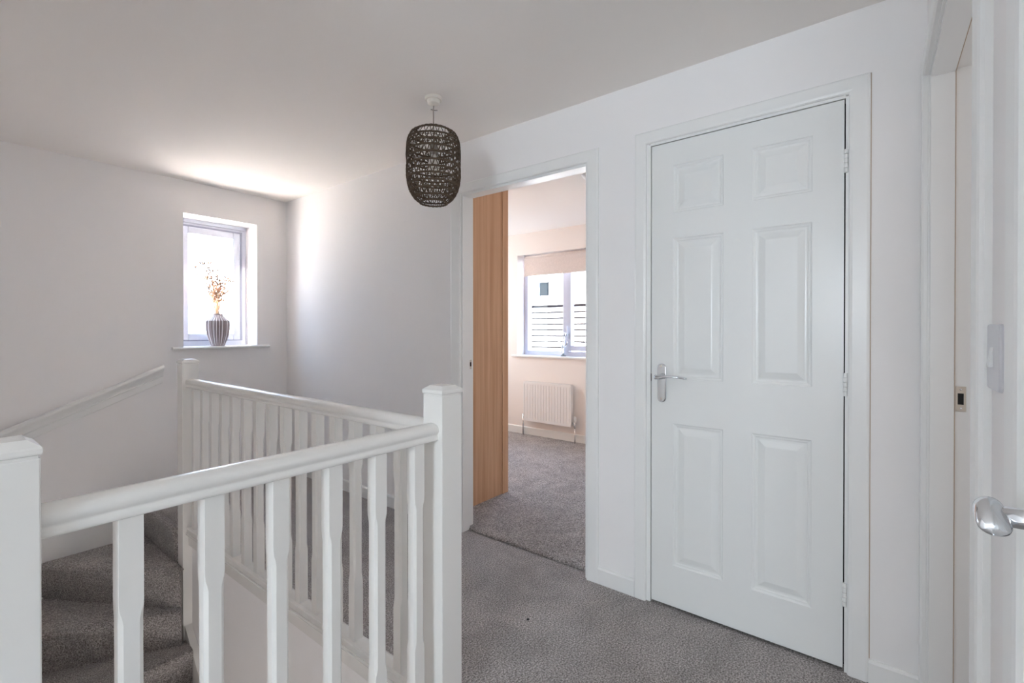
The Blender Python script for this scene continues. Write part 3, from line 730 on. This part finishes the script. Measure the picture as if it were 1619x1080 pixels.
def sp(s):
    s = max(0, min(L_[-1], s))
    for i in range(len(L_) - 1):
        if s <= L_[i + 1] + 1e-9:
            t = (s - L_[i]) / (L_[i + 1] - L_[i]); return (sprof[i][0] + t * (sprof[i + 1][0] - sprof[i][0]), sprof[i][1] + t * (sprof[i + 1][1] - sprof[i][1]))
FR = [0, .085, .175, .25, .325, .405, .50, .58, .655, .735, .815, .905, 1.0]
OPEN = (0, 1, 5, 11); MID = (4, 6, 10)
rows = 12
sh = NB()
def Pp(s, a, dr=0): r, z = sp(s); return (PX + (r + dr) * math.cos(a), PY + (r + dr) * math.sin(a), z)
for k in range(rows + 1):
    s = L_[-1] * FR[k]; r, z = sp(s)
    for dz, rad in (((0.0, 0.0028), (0.0045, 0.0022)) if 0 < k < rows else ((0.0, 0.0042),)):
        rings = []; n = 72
        R2 = []
        for j in range(n):
            a = 2 * PI * j / n; rr = sp(s + dz)
            q = rr[0] + 0.0007 * math.sin(j * 2.7 + k); zz = rr[1] + 0.0009 * math.sin(j * 1.9 + k * 3)
            R2.append([(PX + (q + rad * math.cos(t)) * math.cos(a), PY + (q + rad * math.cos(t)) * math.sin(a), zz + rad * math.sin(t)) for t in (0, PI / 3, 2 * PI / 3, PI, 4 * PI / 3, 5 * PI / 3)])
        V_ = [[sh.verts.new(p) for p in ring] for ring in R2]
        for j in range(n):
            for t in range(6): sh.faces.new((V_[j][t], V_[(j + 1) % n][t], V_[(j + 1) % n][(t + 1) % 6], V_[j][(t + 1) % 6]))
obj('hoop', sh, M['rope'], pd, smooth=True)
sh = NB()
for k in range(rows):
    s0, s1 = L_[-1] * FR[k], L_[-1] * FR[k + 1]
    dense = 54 if k in OPEN else 60
    for j in range(dense):
        a = 2 * PI * (j + random.uniform(-.15, .15)) / dense; da = (PI / dense) * (0.72 if j % 2 else -0.72)
        rr = 0.0017 if k in OPEN else 0.0021 if k in MID else 0.0026
        if j % 7 == 3 and k not in OPEN: rr = 0.0031
        tube(sh, [Pp(s0, a - da), Pp((s0 + s1) / 2, a, random.uniform(-.001, .0015)), Pp(s1, a + da)], rr, 5, caps=False)
        if k not in OPEN and k not in MID and j % 2 == 0:
            m_ = s0 + (s1 - s0) * random.uniform(.35, .65)
            tube(sh, [Pp(m_, a - 1.1 * PI / dense), Pp(m_ + .003, a, .0015), Pp(m_, a + 1.2 * PI / dense)], 0.0021, 5, caps=False)
obj('woven_strands', sh, M['rope'], pd, smooth=True)

# ------------------------------------------------------------------ vase and dried stems
VX, VY, VZ = 1.500, 4.093, 1.068
vz = tag(empty('vase', (VX, VY, VZ)), 'grey ribbed ceramic vase on the sill of the small window', 'vase')
b = NB()
pr = [(0.044, 0), (0.047, 0.004), (0.058, 0.040), (0.072, 0.085), (0.0775, 0.130), (0.0785, 0.170), (0.0775, 0.194), (0.073, 0.199), (0.055, 0.215), (0.040, 0.231), (0.0345, 0.243), (0.0345, 0.250), (0.030, 0.250), (0.029, 0.235), (0.02, 0.20)]
rip = [0, .02, .035, .04, .04, .04, .035, .02, .02, .015, .008, 0, 0, 0, 0]
lathe(b, pr, (VX, VY, VZ), 72, True, rip)
o = obj('vase_body', b, [M['vase'], M['vase_light']], vz)
seg = 72
for i, p in enumerate(o.data.polygons):
    if i < seg * 14 and (i % seg) % 3 == 0 and seg * 1 <= i < seg * 10: p.material_index = 1
def stem_mesh(h_, lx, ly, nheads, rnd):
    b = NB(); pts = []
    for k in range(6):
        t = k / 5; pts.append((lx * t ** 1.6 * h_, ly * t ** 1.6 * h_, t * h_))
    tube(b, pts, [0.0019] * 5 + [0.0012], 5)
    hb = []
    for q in range(nheads):
        t = 0.50 + 0.50 * (q + 1) / nheads if q else 1.0
        c = Vector((lx * t ** 1.6 * h_, ly * t ** 1.6 * h_, t * h_))
        d = Vector((rnd.uniform(-1, 1), rnd.uniform(-.6, .6), rnd.uniform(.2, 1))).normalized() if q else Vector((lx, ly, 1)).normalized()
        off = d * (0.014 if q else 0.0)
        if q: tube(b, [c, c + off], 0.0012, 4)
        hq = NB(); hb.append(hq)
        ln = rnd.uniform(0.008, 0.013)
        mt = Matrix.Translation(c + off + d * ln) @ d.to_track_quat('Z', 'Y').to_matrix().to_4x4() @ Matrix.Diagonal((0.0058, 0.0058, ln, 1))
        bmesh.ops.create_uvsphere(hq, u_segments=8, v_segments=6, radius=1.0, matrix=mt)
    return b, hb
rnd = random.Random(11)
protos = []
for i in range(34):
    h_ = rnd.uniform(0.20, 0.34) if i > 5 else rnd.uniform(0.36, 0.44)
    lx, ly = rnd.uniform(-.30, .26), rnd.uniform(-.2, .12)
    if i == 3: h_, lx, ly = 0.40, -0.36, -0.05
    if i == 4: h_, lx, ly = 0.44, -0.12, 0.0
    sm, hm = stem_mesh(h_, lx, ly, rnd.randint(4, 8), rnd)
    t = tag(empty('dried_grass_stem', (VX + rnd.uniform(-.02, .02), VY + rnd.uniform(-.015, .015), VZ + 0.19)), 'thin dried straw coloured stem with small brown seed heads standing in the grey vase', 'dried stem', 'dried stems in the vase')
    o1 = obj('stalk', sm, M['straw']); o1.parent = t
    for hq in hm:
        o2 = obj('seed_head', hq, M['seed'], smooth=True); o2.parent = t

# ------------------------------------------------------------------ light switch
ls = tag(empty('light_switch', (0.866, YN, 1.155)), 'white plastic single rocker light switch on the wall between two door frames', 'light switch')
b = NB(); rings = []
def rrect(w, h_, r, n=5):
    out = []
    for cx, cy, a0 in ((w / 2 - r, h_ / 2 - r, 0), (-w / 2 + r, h_ / 2 - r, PI / 2), (-w / 2 + r, -h_ / 2 + r, PI), (w / 2 - r, -h_ / 2 + r, 1.5 * PI)):
        for k in range(n + 1): a = a0 + PI / 2 * k / n; out.append((cx + r * math.cos(a), cy + r * math.sin(a)))
    return out
SXC = 0.866
for w_, d in ((0.086, 0.0), (0.086, 0.002), (0.084, 0.0040), (0.081, 0.0046)): rings.append([(SXC + u, YN + d, 1.155 + v) for u, v in rrect(w_, w_, 0.009)])
loft(b, rings); obj('face_plate', b, M['plastic_grey'], ls)
b = NB(); prism(b, [(YN + 0.0045, 1.142), (YN + 0.0095, 1.142), (YN + 0.0055, 1.168), (YN + 0.0045, 1.168)], 'x', SXC - 0.007, SXC + 0.007); obj('rocker', b, M['plastic'], ls, bevel=0.001)

# small dark speck lying on the carpet
b = NB(); bmesh.ops.create_icosphere(b, subdivisions=2, radius=0.006, matrix=Matrix.Translation((1.560, 1.130, 0.003)) @ Matrix.Diagonal((1, 1, .6, 1)))
tag(obj('carpet_fluff', b, M['dark_fluff'], smooth=True), 'tiny dark bit of fluff lying on the landing carpet', 'fluff')

# ------------------------------------------------------------------ outside
b = NB(); box(b, -14, YL + D, -2.75, XB + 0.5, 30, -2.65); g2 = NB(); box(g2, XB + 0.5, -20, -2.75, 30, 30, -2.65)
struct(obj('ground_drive', g2, M['drive']), 'grey paved ground between the houses', 'ground')
struct(obj('ground', b, M['ground']), 'sunlit ground outside', 'ground')
HXX = 11.0
ho = tag(empty('house', (HXX, 6, -2.65)), 'pale neighbouring house with horizontal boards seen through the bedroom window', 'house')
b = NB(); box(b, HXX, -6, -2.65, HXX + 6, 18, 4.6); obj('wall', b, M['siding'], ho)
b = NB()
for k in range(26): box(b, HXX - 0.012, -6, -2.38 + k * 0.162, HXX - 0.001, 18, -2.345 + k * 0.162)
box(b, HXX - 0.03, -6, 1.83, HXX, 18, 1.89)
o = obj('board_joints', b, M['siding_gap'], ho)  # raised near-black strips, shade of the board gaps put into the colour
b = NB(); prism(b, [(HXX - 0.3, 4.55), (HXX + 3, 6.6), (HXX + 6.3, 4.55)], 'y', -6.2, 18.2); obj('roof', b, M['roof'], ho)
b = NB(); frame_rect_x(b, 7.16, 7.61, 2.09, 2.60, 0.06, HXX - 0.04, HXX + 0.02); hw = obj('house_window', b, M['upvc_grey'], ho)
b = NB(); box(b, HXX - 0.02, 7.22, 2.15, HXX - 0.01, 7.55, 2.54); sub('pane', b, M['house_glass'], hw)
